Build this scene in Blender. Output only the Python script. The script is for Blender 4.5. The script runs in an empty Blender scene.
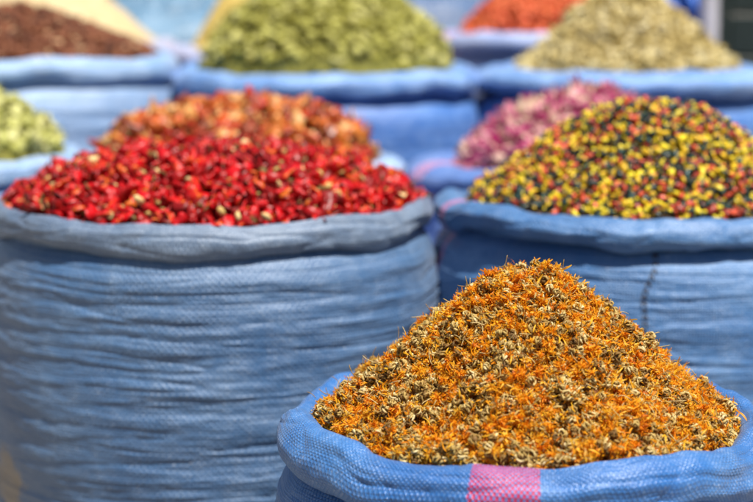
import bpy, math
import numpy as np
from mathutils import Matrix, Vector

SC = bpy.context.scene
COL = SC.collection
rng = np.random.default_rng(11)
PI = math.pi

# ------------------------------------------------------------------ camera
ZC = 0.95
FPX = 1698.0                       # focal length in photo pixels (753 wide)
PITCH = math.atan(261.0 / FPX)
cam = bpy.data.cameras.new('camera')
cam_ob = bpy.data.objects.new('camera', cam)
COL.objects.link(cam_ob)
cam_ob.location = (0, 0, ZC)
cam_ob.rotation_euler = (PI / 2 - PITCH, 0, 0)
cam.sensor_width = 36
cam.lens = 36 * FPX / 753.0
cam.clip_start = 0.05
cam.clip_end = 500
cam.dof.use_dof = True
cam.dof.focus_distance = 1.71
cam.dof.aperture_fstop = 3.3
cam.dof.aperture_blades = 9
SC.camera = cam_ob
CP, SP = math.cos(PITCH), math.sin(PITCH)


def at(px, py, Y):
    cx, cy = (px - 376.5) / FPX, (251 - py) / FPX
    t = Y / (CP + cy * SP)
    return np.array([t * cx, Y, ZC + t * (cy * CP - SP)])


def axis_depth(p):
    return p[1] * CP + (ZC - p[2]) * SP


def project(P):
    d = P[:, 1] * CP + (ZC - P[:, 2]) * SP
    u = P[:, 1] * SP - (ZC - P[:, 2]) * CP
    return 376.5 + FPX * P[:, 0] / d, 251 - FPX * u / d, d


# ------------------------------------------------------------------ noise
_perm = np.random.default_rng(5).permutation(512)
_perm = np.concatenate([_perm, _perm, _perm])
_g = np.random.default_rng(6).normal(size=(512, 3))
_g /= np.linalg.norm(_g, axis=1)[:, None]


def perlin(x, y, z):
    x, y, z = np.broadcast_arrays(np.asarray(x, float), np.asarray(y, float), np.asarray(z, float))
    xi, yi, zi = np.floor(x).astype(int), np.floor(y).astype(int), np.floor(z).astype(int)
    fx, fy, fz = x - xi, y - yi, z - zi
    f = lambda t: t * t * t * (t * (t * 6 - 15) + 10)
    u, v, w = f(fx), f(fy), f(fz)
    out = 0
    for i in (0, 1):
        for j in (0, 1):
            for k in (0, 1):
                h = _perm[_perm[_perm[(xi + i) & 511] + ((yi + j) & 511)] + ((zi + k) & 511)] & 511
                g = _g[h]
                d = g[..., 0] * (fx - i) + g[..., 1] * (fy - j) + g[..., 2] * (fz - k)
                out = out + d * (u if i else 1 - u) * (v if j else 1 - v) * (w if k else 1 - w)
    return out * 1.5


def ridge(x, y, z):
    return 1 - np.clip(np.abs(perlin(x, y, z)) * 2.2, 0, 1)


# ------------------------------------------------------------------ meshes
def mesh_np(name, V, sizes, idx, mats, midx=None, tint=None, uv=None, smooth=True):
    me = bpy.data.meshes.new(name)
    V = np.asarray(V, np.float32)
    sizes = np.asarray(sizes, np.int32)
    idx = np.asarray(idx, np.int32)
    me.vertices.add(len(V))
    me.vertices.foreach_set('co', V.ravel())
    me.loops.add(len(idx))
    me.loops.foreach_set('vertex_index', idx)
    me.polygons.add(len(sizes))
    st = np.zeros(len(sizes), np.int32)
    st[1:] = np.cumsum(sizes)[:-1]
    me.polygons.foreach_set('loop_start', st)
    for m in mats:
        me.materials.append(m)
    if midx is not None:
        me.polygons.foreach_set('material_index', np.asarray(midx, np.int32))
    me.polygons.foreach_set('use_smooth', np.full(len(sizes), smooth))
    me.update(calc_edges=True)
    if tint is not None:
        a = me.attributes.new('tint', 'FLOAT', 'POINT')
        a.data.foreach_set('value', np.asarray(tint, np.float32))
    if uv is not None:
        l = me.uv_layers.new(name='UVMap')
        l.data.foreach_set('uv', np.asarray(uv, np.float32).ravel())
    return me


def obj(name, me, parent=None):
    o = bpy.data.objects.new(name, me)
    COL.objects.link(o)
    if parent:
        o.parent = parent
    return o


def tag(o, label=None, cat=None, group=None, kind=None):
    if label: o['label'] = label
    if cat: o['category'] = cat
    if group: o['group'] = group
    if kind: o['kind'] = kind
    return o


def grid_faces(nu, nv, wrap_u=True, wrap_v=False):
    """vertices laid out [v][u]; returns quads (flat) and, per corner, (iu, iv) unwrapped."""
    U = nu if wrap_u else nu - 1
    W = nv if wrap_v else nv - 1
    iu, iv = np.meshgrid(np.arange(U), np.arange(W))
    iu, iv = iu.ravel(), iv.ravel()
    cu = np.stack([iu, iu + 1, iu + 1, iu], 1)
    cv = np.stack([iv, iv, iv + 1, iv + 1], 1)
    idx = (cv % nv) * nu + (cu % nu)
    return idx, cu, cv


# ------------------------------------------------------------------ node helpers
class NT:
    def __init__(s, name):
        s.m = bpy.data.materials.new(name)
        s.m.use_nodes = True
        s.t = s.m.node_tree
        s.t.nodes.clear()
        s.out = s.n('ShaderNodeOutputMaterial')

    def n(s, typ, **kw):
        x = s.t.nodes.new(typ)
        for k, v in kw.items():
            setattr(x, k, v)
        return x

    def l(s, a, b):
        s.t.links.new(a, b)

    def val(s, sock, v):
        if isinstance(v, (int, float)):
            sock.default_value = v
        elif isinstance(v, (tuple, list)):
            sock.default_value = (*v, 1) if len(v) == 3 and len(sock.default_value) == 4 else v
        else:
            s.l(v, sock)

    def math(s, op, a, b=None, c=None, clamp=False):
        x = s.n('ShaderNodeMath', operation=op, use_clamp=clamp)
        s.val(x.inputs[0], a)
        if b is not None: s.val(x.inputs[1], b)
        if c is not None: s.val(x.inputs[2], c)
        return x.outputs[0]

    def mix(s, f, a, b, mode='MIX'):
        x = s.n('ShaderNodeMix', data_type='RGBA', blend_type=mode)
        s.val(x.inputs[0], f)
        s.val(x.inputs[6], a)
        s.val(x.inputs[7], b)
        return x.outputs[2]

    def noise(s, vec, scale, detail=4, rough=0.55):
        x = s.n('ShaderNodeTexNoise')
        x.inputs['Scale'].default_value = scale
        x.inputs['Detail'].default_value = detail
        x.inputs['Roughness'].default_value = rough
        if vec is not None: s.l(vec, x.inputs['Vector'])
        return x.outputs['Fac']

    def ramp(s, f, stops, interp='LINEAR'):
        x = s.n('ShaderNodeValToRGB')
        r = x.color_ramp
        r.interpolation = interp
        while len(r.elements) < len(stops):
            r.elements.new(0.5)
        for e, (p, c) in zip(r.elements, stops):
            e.position = p
            e.color = (*c, 1) if len(c) == 3 else c
        s.l(f, x.inputs[0])
        return x.outputs[0]

    def maprange(s, f, a, b, c, d):
        x = s.n('ShaderNodeMapRange')
        s.l(f, x.inputs[0])
        for i, v in enumerate((a, b, c, d)):
            x.inputs[i + 1].default_value = v
        return x.outputs[0]


def srgb(r, g, b):
    f = lambda c: (c / 255 / 12.92) if c / 255 <= 0.04045 else ((c / 255 + 0.055) / 1.055) ** 2.4
    return (f(r), f(g), f(b))


def sack_material(name, base, faded, fade=0.35, stripes=(), w=0.0027, stain=None, rough=0.36, bump=1.0):
    """woven polypropylene tape: plain weave, faded and dusty; stripes = (u_centre, half_width) in metres."""
    N = NT(name)
    uvn = N.n('ShaderNodeUVMap'); uvn.uv_map = 'UVMap'
    tc = N.n('ShaderNodeTexCoord')
    wob = N.n('ShaderNodeTexNoise'); wob.inputs['Scale'].default_value = 14; wob.inputs['Detail'].default_value = 2
    N.l(tc.outputs['Object'], wob.inputs['Vector'])
    vm = N.n('ShaderNodeVectorMath', operation='MULTIPLY_ADD')
    N.l(wob.outputs['Color'], vm.inputs[0]); vm.inputs[1].default_value = (0.006, 0.006, 0); N.l(uvn.outputs[0], vm.inputs[2])
    sep = N.n('ShaderNodeSeparateXYZ'); N.l(vm.outputs[0], sep.inputs[0])
    u, v = sep.outputs[0], sep.outputs[1]
    su = N.math('SINE', N.math('MULTIPLY', u, PI / w))
    sv = N.math('SINE', N.math('MULTIPLY', v, PI / w))
    s = N.math('MULTIPLY', su, sv)
    cu = N.math('COSINE', N.math('MULTIPLY', u, PI / w))
    cv = N.math('COSINE', N.math('MULTIPLY', v, PI / w))
    hole = N.math('POWER', N.math('ABSOLUTE', N.math('MULTIPLY', cu, cv)), 4.0)
    # rough single tapes: a little noise stretched along them
    big = N.noise(tc.outputs['Object'], 7, 5, 0.6)
    mid = N.noise(tc.outputs['Object'], 38, 5, 0.65)
    fine = N.noise(tc.outputs['Object'], 420, 3, 0.7)
    f = N.math('MULTIPLY', N.maprange(big, 0.35, 0.68, 0, 1), N.maprange(mid, 0.3, 0.7, 0.3, 1))
    colr = N.mix(N.math('MULTIPLY', f, fade), base, faded)
    tape = N.math('MULTIPLY_ADD', s, 0.5, 0.5)
    colr = N.mix(N.math('MULTIPLY', tape, 0.22), colr, faded)
    # dry white scuffs on the raised tape, boosted to paint whiter highlights
    scuff_glint = N.math('MULTIPLY', N.maprange(fine, 0.50, 0.70, 0, 1), N.maprange(mid, 0.42, 0.64, 0, 0.75))
    colr = N.mix(N.math('MULTIPLY', scuff_glint, tape), colr, (0.62, 0.68, 0.78))
    for (uc, hw, pink) in stripes:
        inside = N.math('LESS_THAN', N.math('ABSOLUTE', N.math('SUBTRACT', N.math('MULTIPLY_ADD', fine, 0.006, u), uc + 0.003)), hw)
        pk = N.math('GREATER_THAN', s, -0.12)
        pc = N.mix(N.math('MULTIPLY', f, 0.3), pink, (0.66, 0.20, 0.36))
        colr = N.mix(inside, colr, N.mix(pk, N.mix(0.35, colr, (0.32, 0.26, 0.62)), pc))
    colr = N.mix(N.math('MULTIPLY', hole, 0.55), colr, (base[0] * 0.3, base[1] * 0.3, base[2] * 0.35))
    if stain:
        for (uc, vc, ru, rv, c, amt) in stain:
            du = N.math('DIVIDE', N.math('SUBTRACT', u, uc), ru)
            dv = N.math('DIVIDE', N.math('SUBTRACT', v, vc), rv)
            d = N.math('ADD', N.math('MULTIPLY', du, du), N.math('MULTIPLY', dv, dv))
            d = N.math('ADD', d, N.math('MULTIPLY_ADD', N.noise(tc.outputs['Object'], 45, 6, 0.75), 5.0, -2.5))
            k = N.maprange(d, 0.5, 1.1, amt, 0)
            colr = N.mix(k, colr, c)
    p = N.n('ShaderNodeBsdfPrincipled')
    N.l(colr, p.inputs['Base Color'])
    N.l(N.maprange(mid, 0.3, 0.7, rough - 0.1, rough + 0.18), p.inputs['Roughness'])
    p.inputs['Specular IOR Level'].default_value = 0.65
    p.inputs['Sheen Weight'].default_value = 0.12
    p.inputs['Sheen Roughness'].default_value = 0.4
    cmb = N.n('ShaderNodeCombineXYZ')
    N.l(N.math('MULTIPLY', u, 7), cmb.inputs[0]); N.l(N.math('MULTIPLY', v, 75), cmb.inputs[1])
    streak = N.noise(cmb.outputs[0], 1.0, 5, 0.6)
    worn = N.maprange(N.noise(tc.outputs['Object'], 16, 4, 0.6), 0.35, 0.65, 0.25, 1.15)
    h = N.math('ADD', N.math('MULTIPLY', worn, N.math('MULTIPLY_ADD', hole, -1.0, tape)), N.math('MULTIPLY', fine, 0.8))
    b1 = N.n('ShaderNodeBump'); b1.inputs['Strength'].default_value = bump; b1.inputs['Distance'].default_value = 0.0007
    N.l(h, b1.inputs['Height'])
    b2 = N.n('ShaderNodeBump'); b2.inputs['Strength'].default_value = 0.7; b2.inputs['Distance'].default_value = 0.006
    N.l(N.math('MULTIPLY_ADD', mid, 0.5, N.math('MULTIPLY', streak, 0.75)), b2.inputs['Height']); N.l(b1.outputs[0], b2.inputs['Normal'])
    N.l(b2.outputs[0], p.inputs['Normal'])
    N.l(p.outputs[0], N.out.inputs[0])
    return N.m


def piece_material(name, stops, rough=0.6, trans=0.0, spec=0.35, interp='LINEAR', nscale=260, namt=0.35, bump=0.3, dark=(0.05, 0.02, 0.01)):
    N = NT(name)
    a = N.n('ShaderNodeAttribute'); a.attribute_name = 'tint'
    tc = N.n('ShaderNodeTexCoord')
    c = N.ramp(a.outputs['Fac'], stops, interp)
    nz = N.noise(tc.outputs['Object'], nscale, 4, 0.6)
    c = N.mix(N.maprange(nz, 0.45, 0.75, 0, namt), c, dark)
    p = N.n('ShaderNodeBsdfPrincipled')
    N.l(c, p.inputs['Base Color'])
    p.inputs['Roughness'].default_value = rough
    p.inputs['Specular IOR Level'].default_value = spec
    b = N.n('ShaderNodeBump'); b.inputs['Strength'].default_value = bump; b.inputs['Distance'].default_value = 0.001
    N.l(nz, b.inputs['Height']); N.l(b.outputs[0], p.inputs['Normal'])
    if trans:
        t = N.n('ShaderNodeBsdfTranslucent'); N.l(c, t.inputs[0])
        mx = N.n('ShaderNodeMixShader'); mx.inputs[0].default_value = trans
        N.l(p.outputs[0], mx.inputs[1]); N.l(t.outputs[0], mx.inputs[2])
        N.l(mx.outputs[0], N.out.inputs[0])
    else:
        N.l(p.outputs[0], N.out.inputs[0])
    return N.m


def plain_material(name, c1, c2, scale=40, rough=0.7, bump=0.3, dist=0.003, metallic=0):
    N = NT(name)
    tc = N.n('ShaderNodeTexCoord')
    nz = N.noise(tc.outputs['Object'], scale, 6, 0.65)
    p = N.n('ShaderNodeBsdfPrincipled')
    N.l(N.mix(N.maprange(nz, 0.3, 0.7, 0, 1), c1, c2), p.inputs['Base Color'])
    p.inputs['Roughness'].default_value = rough
    p.inputs['Metallic'].default_value = metallic
    b = N.n('ShaderNodeBump'); b.inputs['Strength'].default_value = bump; b.inputs['Distance'].default_value = dist
    N.l(nz, b.inputs['Height']); N.l(b.outputs[0], p.inputs['Normal'])
    N.l(p.outputs[0], N.out.inputs[0])
    return N.m


# ------------------------------------------------------------------ sacks
BLOCK = []          # sample points of sack surfaces (to judge which heap pieces show)


class Sack:
    """geometry of one open sack: rolled cuff + body."""
    def __init__(s, c, R, Rc, hc, seed, wob=1.0, fold=1.0, taper=0.05):
        s.c, s.R, s.Rc, s.hc, s.seed, s.wob, s.fold, s.taper = np.array(c), R, Rc, hc, seed, wob, fold, taper
        s.t = R - Rc + 0.006

    def radmod(s, th):
        return 1 + 0.016 * s.wob * perlin(1.3 * np.cos(th) + s.seed * 3.1, 1.3 * np.sin(th), s.seed * 1.7)

    def rise(s, th):       # the rim is never quite level
        return 0.010 * s.wob * perlin(2.0 * np.cos(th) + s.seed, 2.0 * np.sin(th), 7.3 + s.seed) \
            + 0.005 * s.wob * perlin(6 * np.cos(th) + s.seed, 6 * np.sin(th), 2.3 + s.seed)

    def cuff(s, th, ph):
        n = 2.5
        c, si = np.cos(ph), np.sin(ph)
        t = s.t * (1 + 0.22 * perlin(2.6 * np.cos(th), 2.6 * np.sin(th), s.seed + 4))
        hc = s.hc * (1 + 0.20 * perlin(2.2 * np.cos(th), 2.2 * np.sin(th), s.seed + 9.1))
        a = np.sign(c) * np.abs(c) ** (2 / n) * t / 2
        b = np.sign(si) * np.abs(si) ** (2 / n) * hc / 2
        a = a * (1 - 0.30 * np.clip(b / (hc / 2), 0, 1) ** 2) + 0.04 * t * (-b / hc)       # top narrower, leaning out below
        r = s.R * s.radmod(th) - s.t / 2 + a
        z = b - hc / 2
        x, y = r * np.cos(th), r * np.sin(th)
        q = s.seed * 5.7
        d = 0.0045 * perlin(x * 6 + q, y * 6, z * 8) + 0.0024 * perlin(x * 15 + q, y * 15, z * 22 + q)
        wz = z + 0.006 * perlin(x * 9 + q, y * 9, z * 12)
        d += 0.0026 * perlin(x * 6 + q, y * 6, wz * 75) * np.where(a > 0, 1, 0.4)
        d += -0.0022 * ridge(x * 4 + q, y * 4 - z * 3, wz * 38) ** 6 * np.where(a > 0, 1, 0.3)
        d += -0.0014 * ridge(x * 12 - q, y * 12 + z * 14, z * 22) ** 7
        d += 0.0009 * perlin(x * 50 + q, y * 50, z * 80)
        d = d * s.wob
        r = r + d * c
        z = z + d * si + s.rise(th)
        return np.stack([r * np.cos(th) + s.c[0], r * np.sin(th) + s.c[1], z + s.c[2]], -1)

    def body(s, th, z):
        """z: height above the ground; goes from inside the cuff down to the ground."""
        top = s.c[2] - 0.35 * s.hc
        d = np.clip(top - z, 0, None)
        H = top
        r = s.R - s.t * 0.66 + (s.t * 0.66 + 0.004) * (1 - np.exp(-np.clip(d - s.hc * 0.60, 0, None) / 0.022))
        k = d / H
        r = r * (1 - s.taper * k + 0.05 * np.sin(PI * np.clip(k, 0, 1)))
        r = r * (1 - 0.10 * np.clip((0.07 - z) / 0.07, 0, 1) ** 2)
        r = r * (1 + (s.radmod(th) - 1) * 1.2)
        x, y = r * np.cos(th), r * np.sin(th)
        q = s.seed * 9.3
        wz = z + 0.010 * perlin(x * 3 + q, y * 3, z * 5) + 0.002 * perlin(x * 11 + q, y * 11, z * 16)
        env = 0.45 + 0.9 * np.clip(perlin(x * 3 - q, y * 3, z * 6) + 0.45, 0, 1)
        f = 0.0030 * perlin(x * 1.8 + q, y * 1.8, wz * 40)
        f += 0.0030 * perlin(x * 5 + q, y * 5, wz * 62 + 3) * env
        f += 0.0016 * perlin(x * 9 + q, y * 9, wz * 120 + 3) * env
        f += -0.0020 * ridge(x * 1.6 - q, y * 1.6, wz * 15 + 9) ** 8 * env
        f += -0.0026 * ridge(x * 3.0 - q, y * 3.0, wz * 40 + 2) ** 8 * env
        f += 0.0070 * perlin(x * 5 + q, y * 5, z * 4)
        f += 0.0008 * perlin(x * 40 + q, y * 40, wz * 160)
        amp = np.clip((d - 0.02) / 0.05, 0, 1)
        r = r + 0.72 * f * s.fold * amp
        return np.stack([r * np.cos(th) + s.c[0], r * np.sin(th) + s.c[1], z], -1)


def build_sack(S, mat, label, group, nth=300, nph=44, nz=170, cuff_mat=None):
    root = bpy.data.objects.new('spice_sack', None)
    COL.objects.link(root)
    root.location = (S.c[0], S.c[1], 0)
    root.empty_display_size = 0.1
    tag(root, label, 'sack', group)
    off = np.array([S.c[0], S.c[1], 0])
    th0 = PI / 2                                       # uv seam at the far side
    th = th0 + np.arange(nth) / nth * 2 * PI
    # cuff
    ph = np.arange(nph) / nph * 2 * PI + PI
    T, P = np.meshgrid(th, ph)
    V = S.cuff(T, P)
    BLOCK.append(V[::2, ::2].reshape(-1, 3))
    idx, cu, cv = grid_faces(nth, nph, True, True)
    per = 2.1 * (S.t + S.hc) * 0.85
    uv = np.stack([cu / nth * 2 * PI * S.R, cv / nph * per], -1)
    me = mesh_np('rolled_cuff', V.reshape(-1, 3) - off, np.full(len(idx), 4), idx.ravel()[:], [cuff_mat or mat], uv=uv.reshape(-1, 2))
    me.flip_normals()
    obj('rolled_cuff', me, root)
    # body
    zt = S.c[2] - 0.35 * S.hc
    z = zt * (1 - (np.linspace(0, 1, nz)) ** 1.25)
    z[-1] = 0.002
    T, Z = np.meshgrid(th, z)
    V = S.body(T, Z)
    BLOCK.append(V[::2, ::2].reshape(-1, 3))
    idx, cu, cv = grid_faces(nth, nz, True, False)
    uv = np.stack([cu / nth * 2 * PI * S.R, z[np.clip(cv, 0, nz - 1)]], -1)
    V = V.reshape(-1, 3) - off
    base = np.arange((nz - 1) * nth, nz * nth)          # closed bottom
    me = mesh_np('woven_body', V, np.concatenate([np.full(len(idx), 4), [nth]]),
                 np.concatenate([idx.ravel(), base]), [mat],
                 uv=np.concatenate([uv.reshape(-1, 2), np.zeros((nth, 2))]))
    me.flip_normals()
    obj('woven_body', me, root)
    return root


def u_of(S, px):
    """cloth coordinate u of the camera-facing surface point at photo column px."""
    th = angle_of(S, px)
    return ((th - PI / 2) % (2 * PI)) * S.R


def angle_of(S, px):
    th = np.linspace(-PI * 0.98, -PI * 0.02, 2000)
    P = np.stack([S.c[0] + S.R * np.cos(th), S.c[1] + S.R * np.sin(th), np.full(2000, S.c[2] - S.hc / 2)], 1)
    x, _, _ = project(P)
    vis_ = (np.cos(th) * P[:, 0] + np.sin(th) * P[:, 1]) < 0        # faces the camera
    return float(th[np.argmin(np.abs(x - px) + (~vis_) * 1e4)])


# ------------------------------------------------------------------ heap pieces
class Tpl:
    def __init__(s):
        s.v, s.f, s.t, s.m = [], [], [], []

    def add(s, v, f, t, m):
        o = len(s.v)
        s.v += [tuple(p) for p in v]
        s.f += [tuple(i + o for i in q) for q in f]
        s.t += list(t) if hasattr(t, '__len__') else [t] * len(v)
        s.m += [m] * len(f)

    def done(s, mats, cls=0):
        s.V = np.array(s.v)
        s.T = np.clip(np.array(s.t), 0.001, 0.999)
        s.sizes = np.array([len(q) for q in s.f])
        s.idx = np.array([i for q in s.f for i in q])
        s.M = np.array(s.m)
        s.mats = mats
        s.cls = cls
        s.mesh = None
        s.rad = np.percentile(np.linalg.norm(s.V, axis=1), 75)
        return s

    def get_mesh(s, name):
        if s.mesh is None:
            s.mesh = mesh_np(name, s.V, s.sizes, s.idx, s.mats, s.M, s.T)
        return s.mesh


def unit(v):
    v = np.asarray(v, float)
    return v / (np.linalg.norm(v) + 1e-9)


def ribbon(T, path, widths, side, t, m):
    v, f = [], []
    for p, w in zip(path, widths):
        v += [p - side * w / 2, p + side * w / 2]
    for i in range(len(path) - 1):
        f.append((2 * i, 2 * i + 1, 2 * i + 3, 2 * i + 2))
    T.add(v, f, t, m)


def tube(T, path, radii, t, m, sides=5, jit=0.0):
    path = np.asarray(path)
    v, f = [], []
    n = len(path)
    tang = np.gradient(path, axis=0)
    up = unit(np.cross(unit(tang[0]), [0.31, 0.77, 0.2]))
    for i in range(n):
        d = unit(tang[i])
        up = unit(up - d * np.dot(up, d))
        b = np.cross(d, up)
        for k in range(sides):
            a = 2 * PI * k / sides
            r = radii[i] * (1 + jit * rng.normal())
            v.append(path[i] + (up * math.cos(a) + b * math.sin(a)) * r)
    for i in range(n - 1):
        for k in range(sides):
            k2 = (k + 1) % sides
            f.append((i * sides + k, i * sides + k2, (i + 1) * sides + k2, (i + 1) * sides + k))
    f.append(tuple(range(sides - 1, -1, -1)))
    f.append(tuple((n - 1) * sides + k for k in range(sides)))
    T.add(v, f, t, m)


def blob(T, dims, t, m, nu=10, nv=7, crumple=0.25, freq=1.6, fn=None, centre=(0, 0, 0), tj=0.0):
    sd = rng.uniform(0, 50)
    v, f, tt = [], [], []
    for j in range(nv + 1):
        la = PI * j / nv
        for k in range(nu if 0 < j < nv else 1):
            lo = 2 * PI * k / nu
            p = np.array([math.sin(la) * math.cos(lo), math.sin(la) * math.sin(lo), math.cos(la)])
            r = 1 + crumple * float(perlin(p[0] * freq + sd, p[1] * freq, p[2] * freq)) * 1.6
            if fn: r *= fn(la, lo)
            v.append(p * r * np.array(dims) + np.array(centre))
            tt.append(t + tj * rng.normal())
    st = [0] + [1 + nu * (j - 1) for j in range(1, nv)] + [1 + nu * (nv - 1)]
    for k in range(nu):
        k2 = (k + 1) % nu
        f.append((0, st[1] + k, st[1] + k2))
        for j in range(1, nv - 1):
            f.append((st[j] + k, st[j + 1] + k, st[j + 1] + k2, st[j] + k2))
        f.append((st[nv - 1] + k, st[nv], st[nv - 1] + k2))
    T.add(v, f, tt, m)


def rdir(zmin=-1.0):
    while True:
        d = unit(rng.normal(size=3))
        if d[2] >= zmin:
            return d


def petal(T, o, d, L, w, curl, t, m, seg=4):
    side = unit(np.cross(d, rdir()))
    up = np.cross(side, d)
    pts, ws = [], []
    p, dd = np.array(o, float), d.copy()
    c2 = curl * rng.uniform(0.5, 1.5) * rng.choice([-1, 1])
    tw = rng.normal() * 0.5
    for i in range(seg + 1):
        k = i / seg
        pts.append(p.copy())
        ws.append(w * (0.45 + 1.0 * math.sin(PI * min(1, 0.12 + 0.80 * k)) * 0.9))
        p = p + dd * L / seg
        dd = unit(dd + up * c2 / seg + side * tw / seg)
    ribbon(T, pts, ws, side, t, m)


# ---- materials of the contents
def S3(*c): return tuple(srgb(*c))


M_petal = piece_material('dried_petal', [(0.0, (0.50, 0.11, 0.006)), (0.22, (0.84, 0.26, 0.006)), (0.55, (0.92, 0.42, 0.010)), (0.85, (0.92, 0.54, 0.03)), (1.0, (0.70, 0.48, 0.14))],
                         rough=0.55, trans=0.40, namt=0.15, bump=0.15, dark=(0.35, 0.08, 0.01))
M_seedhead = piece_material('dried_seed_head', [(0.0, (0.075, 0.036, 0.010)), (0.35, (0.26, 0.135, 0.028)), (0.65, (0.46, 0.31, 0.085)), (0.9, (0.60, 0.44, 0.16)), (1.0, (0.72, 0.58, 0.30))],
                            rough=0.6, trans=0.1, namt=0.45, dark=(0.09, 0.045, 0.015), nscale=500)
M_gapshade = plain_material('marigold_gap_shade', (0.05, 0.018, 0.006), (0.28, 0.09, 0.012), 160, 0.9)  # mound under the flowers, coloured dark so gaps between them look shaded
M_chilli = piece_material('chilli_skin', [(0.0, (0.10, 0.006, 0.004)), (0.35, (0.30, 0.003, 0.004)), (0.8, (0.56, 0.003, 0.008)), (0.93, (0.62, 0.02, 0.010)), (1.0, (0.64, 0.15, 0.02))],
                          rough=0.42, spec=0.35, namt=0.5, nscale=110, dark=(0.14, 0.006, 0.003))
M_chillibit = piece_material('chilli_bits', [(0.0, (0.10, 0.05, 0.015)), (0.3, (0.18, 0.13, 0.03)), (0.6, (0.62, 0.42, 0.14)), (1.0, (0.80, 0.58, 0.28))], rough=0.55, namt=0.2)
M_redbase = plain_material('chilli_gap_shade', (0.06, 0.004, 0.003), (0.30, 0.010, 0.006), 90, 0.8)  # mound under the chillies, shade of the gaps put into its colour
M_seed = piece_material('coloured_seed_coat', [(0.0, (0.012, 0.022, 0.018)), (0.17, (0.01, 0.05, 0.045)), (0.33, (0.28, 0.03, 0.015)), (0.5, (0.66, 0.09, 0.035)), (0.67, (0.78, 0.50, 0.015)), (0.84, (0.82, 0.64, 0.02))],
                        rough=0.38, spec=0.5, interp='CONSTANT', namt=0.12, dark=(0.1, 0.05, 0.02))
M_seedbase = plain_material('seed_gap_shade', (0.02, 0.015, 0.01), (0.16, 0.08, 0.02), 120, 0.9)  # near-black mound colour, painted shade between the seeds
M_flake = piece_material('pepper_flake_skin', [(0.0, (0.24, 0.06, 0.02)), (0.25, (0.50, 0.03, 0.015)), (0.5, (0.58, 0.09, 0.015)), (0.8, (0.68, 0.22, 0.03)), (1.0, (0.72, 0.42, 0.15))],
                         rough=0.4, spec=0.5, trans=0.12, namt=0.25)
M_flakebase = plain_material('flake_gap_shade', (0.10, 0.03, 0.01), (0.38, 0.11, 0.02), 90, 0.9)  # mound darker than the flakes, standing in for shade between them
M_rose = piece_material('rose_petal', [(0.0, (0.34, 0.015, 0.11)), (0.3, (0.55, 0.08, 0.24)), (0.55, (0.68, 0.28, 0.36)), (0.8, (0.76, 0.48, 0.46)), (1.0, (0.64, 0.48, 0.32))],
                        rough=0.6, trans=0.15, namt=0.3, dark=(0.28, 0.03, 0.09))
M_rosebase = plain_material('rose_gap_shade', (0.22, 0.03, 0.08), (0.55, 0.22, 0.26), 60, 0.9)  # mound colour darkened to give shaded gaps between rosebuds
M_pod = piece_material('green_pod_skin', [(0.0, (0.15, 0.135, 0.018)), (0.4, (0.31, 0.29, 0.045)), (0.75, (0.45, 0.43, 0.10)), (1.0, (0.58, 0.54, 0.20))], rough=0.5, namt=0.3, dark=(0.09, 0.09, 0.01), trans=0.08)
M_podbase = plain_material('pod_gap_shade', (0.06, 0.06, 0.008), (0.22, 0.21, 0.03), 60, 0.9)  # dark mound below pods and buds, gap shade painted in
M_pale = piece_material('pale_bud_skin', [(0.0, (0.25, 0.25, 0.05)), (0.5, (0.50, 0.50, 0.14)), (1.0, (0.66, 0.64, 0.30))], rough=0.55, namt=0.25, dark=(0.16, 0.15, 0.03), trans=0.1)
M_beige = piece_material('beige_flower_petal', [(0.0, (0.36, 0.27, 0.08)), (0.4, (0.66, 0.53, 0.22)), (0.75, (0.80, 0.69, 0.36)), (1.0, (0.86, 0.79, 0.54))], rough=0.6, namt=0.25, dark=(0.2, 0.13, 0.03), trans=0.15)
M_beigebase = plain_material('flower_gap_shade', (0.12, 0.08, 0.02), (0.40, 0.31, 0.11), 60, 0.9)  # mound darker than the straw flowers, shade of their gaps in colour
M_brown = piece_material('brown_crumb', [(0.0, (0.06, 0.016, 0.006)), (0.6, (0.17, 0.052, 0.020)), (0.93, (0.27, 0.10, 0.045)), (1.0, (0.55, 0.36, 0.2))], rough=0.7, namt=0.3)
M_brownbase = plain_material('brown_dust', (0.07, 0.02, 0.008), (0.18, 0.055, 0.022), 50, 0.9)
M_coral = piece_material('coral_flake', [(0.0, (0.36, 0.04, 0.015)), (0.5, (0.62, 0.10, 0.03)), (1.0, (0.74, 0.20, 0.06))], rough=0.55, namt=0.2)
M_coralbase = plain_material('coral_dust', (0.3, 0.04, 0.015), (0.6, 0.11, 0.03), 50, 0.9)
M_cream = plain_material('cream_powder', (0.46, 0.35, 0.18), (0.60, 0.48, 0.28), 22, 0.9, 0.5, 0.006)
M_yellow = plain_material('yellow_powder', (0.50, 0.34, 0.07), (0.64, 0.48, 0.14), 22, 0.9, 0.5, 0.006)


# ---- templates
def tpl_tuft(base):
    T = Tpl()
    n = rng.integers(26, 40)
    ax = rdir()
    for i in range(n):
        d = unit(rdir() * 0.9 + ax * 0.55)
        petal(T, d * 0.0008, d, rng.uniform(0.0032, 0.0068), rng.uniform(0.00055, 0.00105), rng.uniform(1.2, 4.5),
              base + 0.14 * rng.normal(), 0)
    for i in range(rng.integers(1, 4)):
        d = unit(-ax + 0.8 * rdir())
        petal(T, d * 0.001, d, rng.uniform(0.004, 0.007), 0.0013, 1.5, rng.uniform(0.2, 0.8), 1)
    return T.done([M_petal, M_seedhead], 0)


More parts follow.
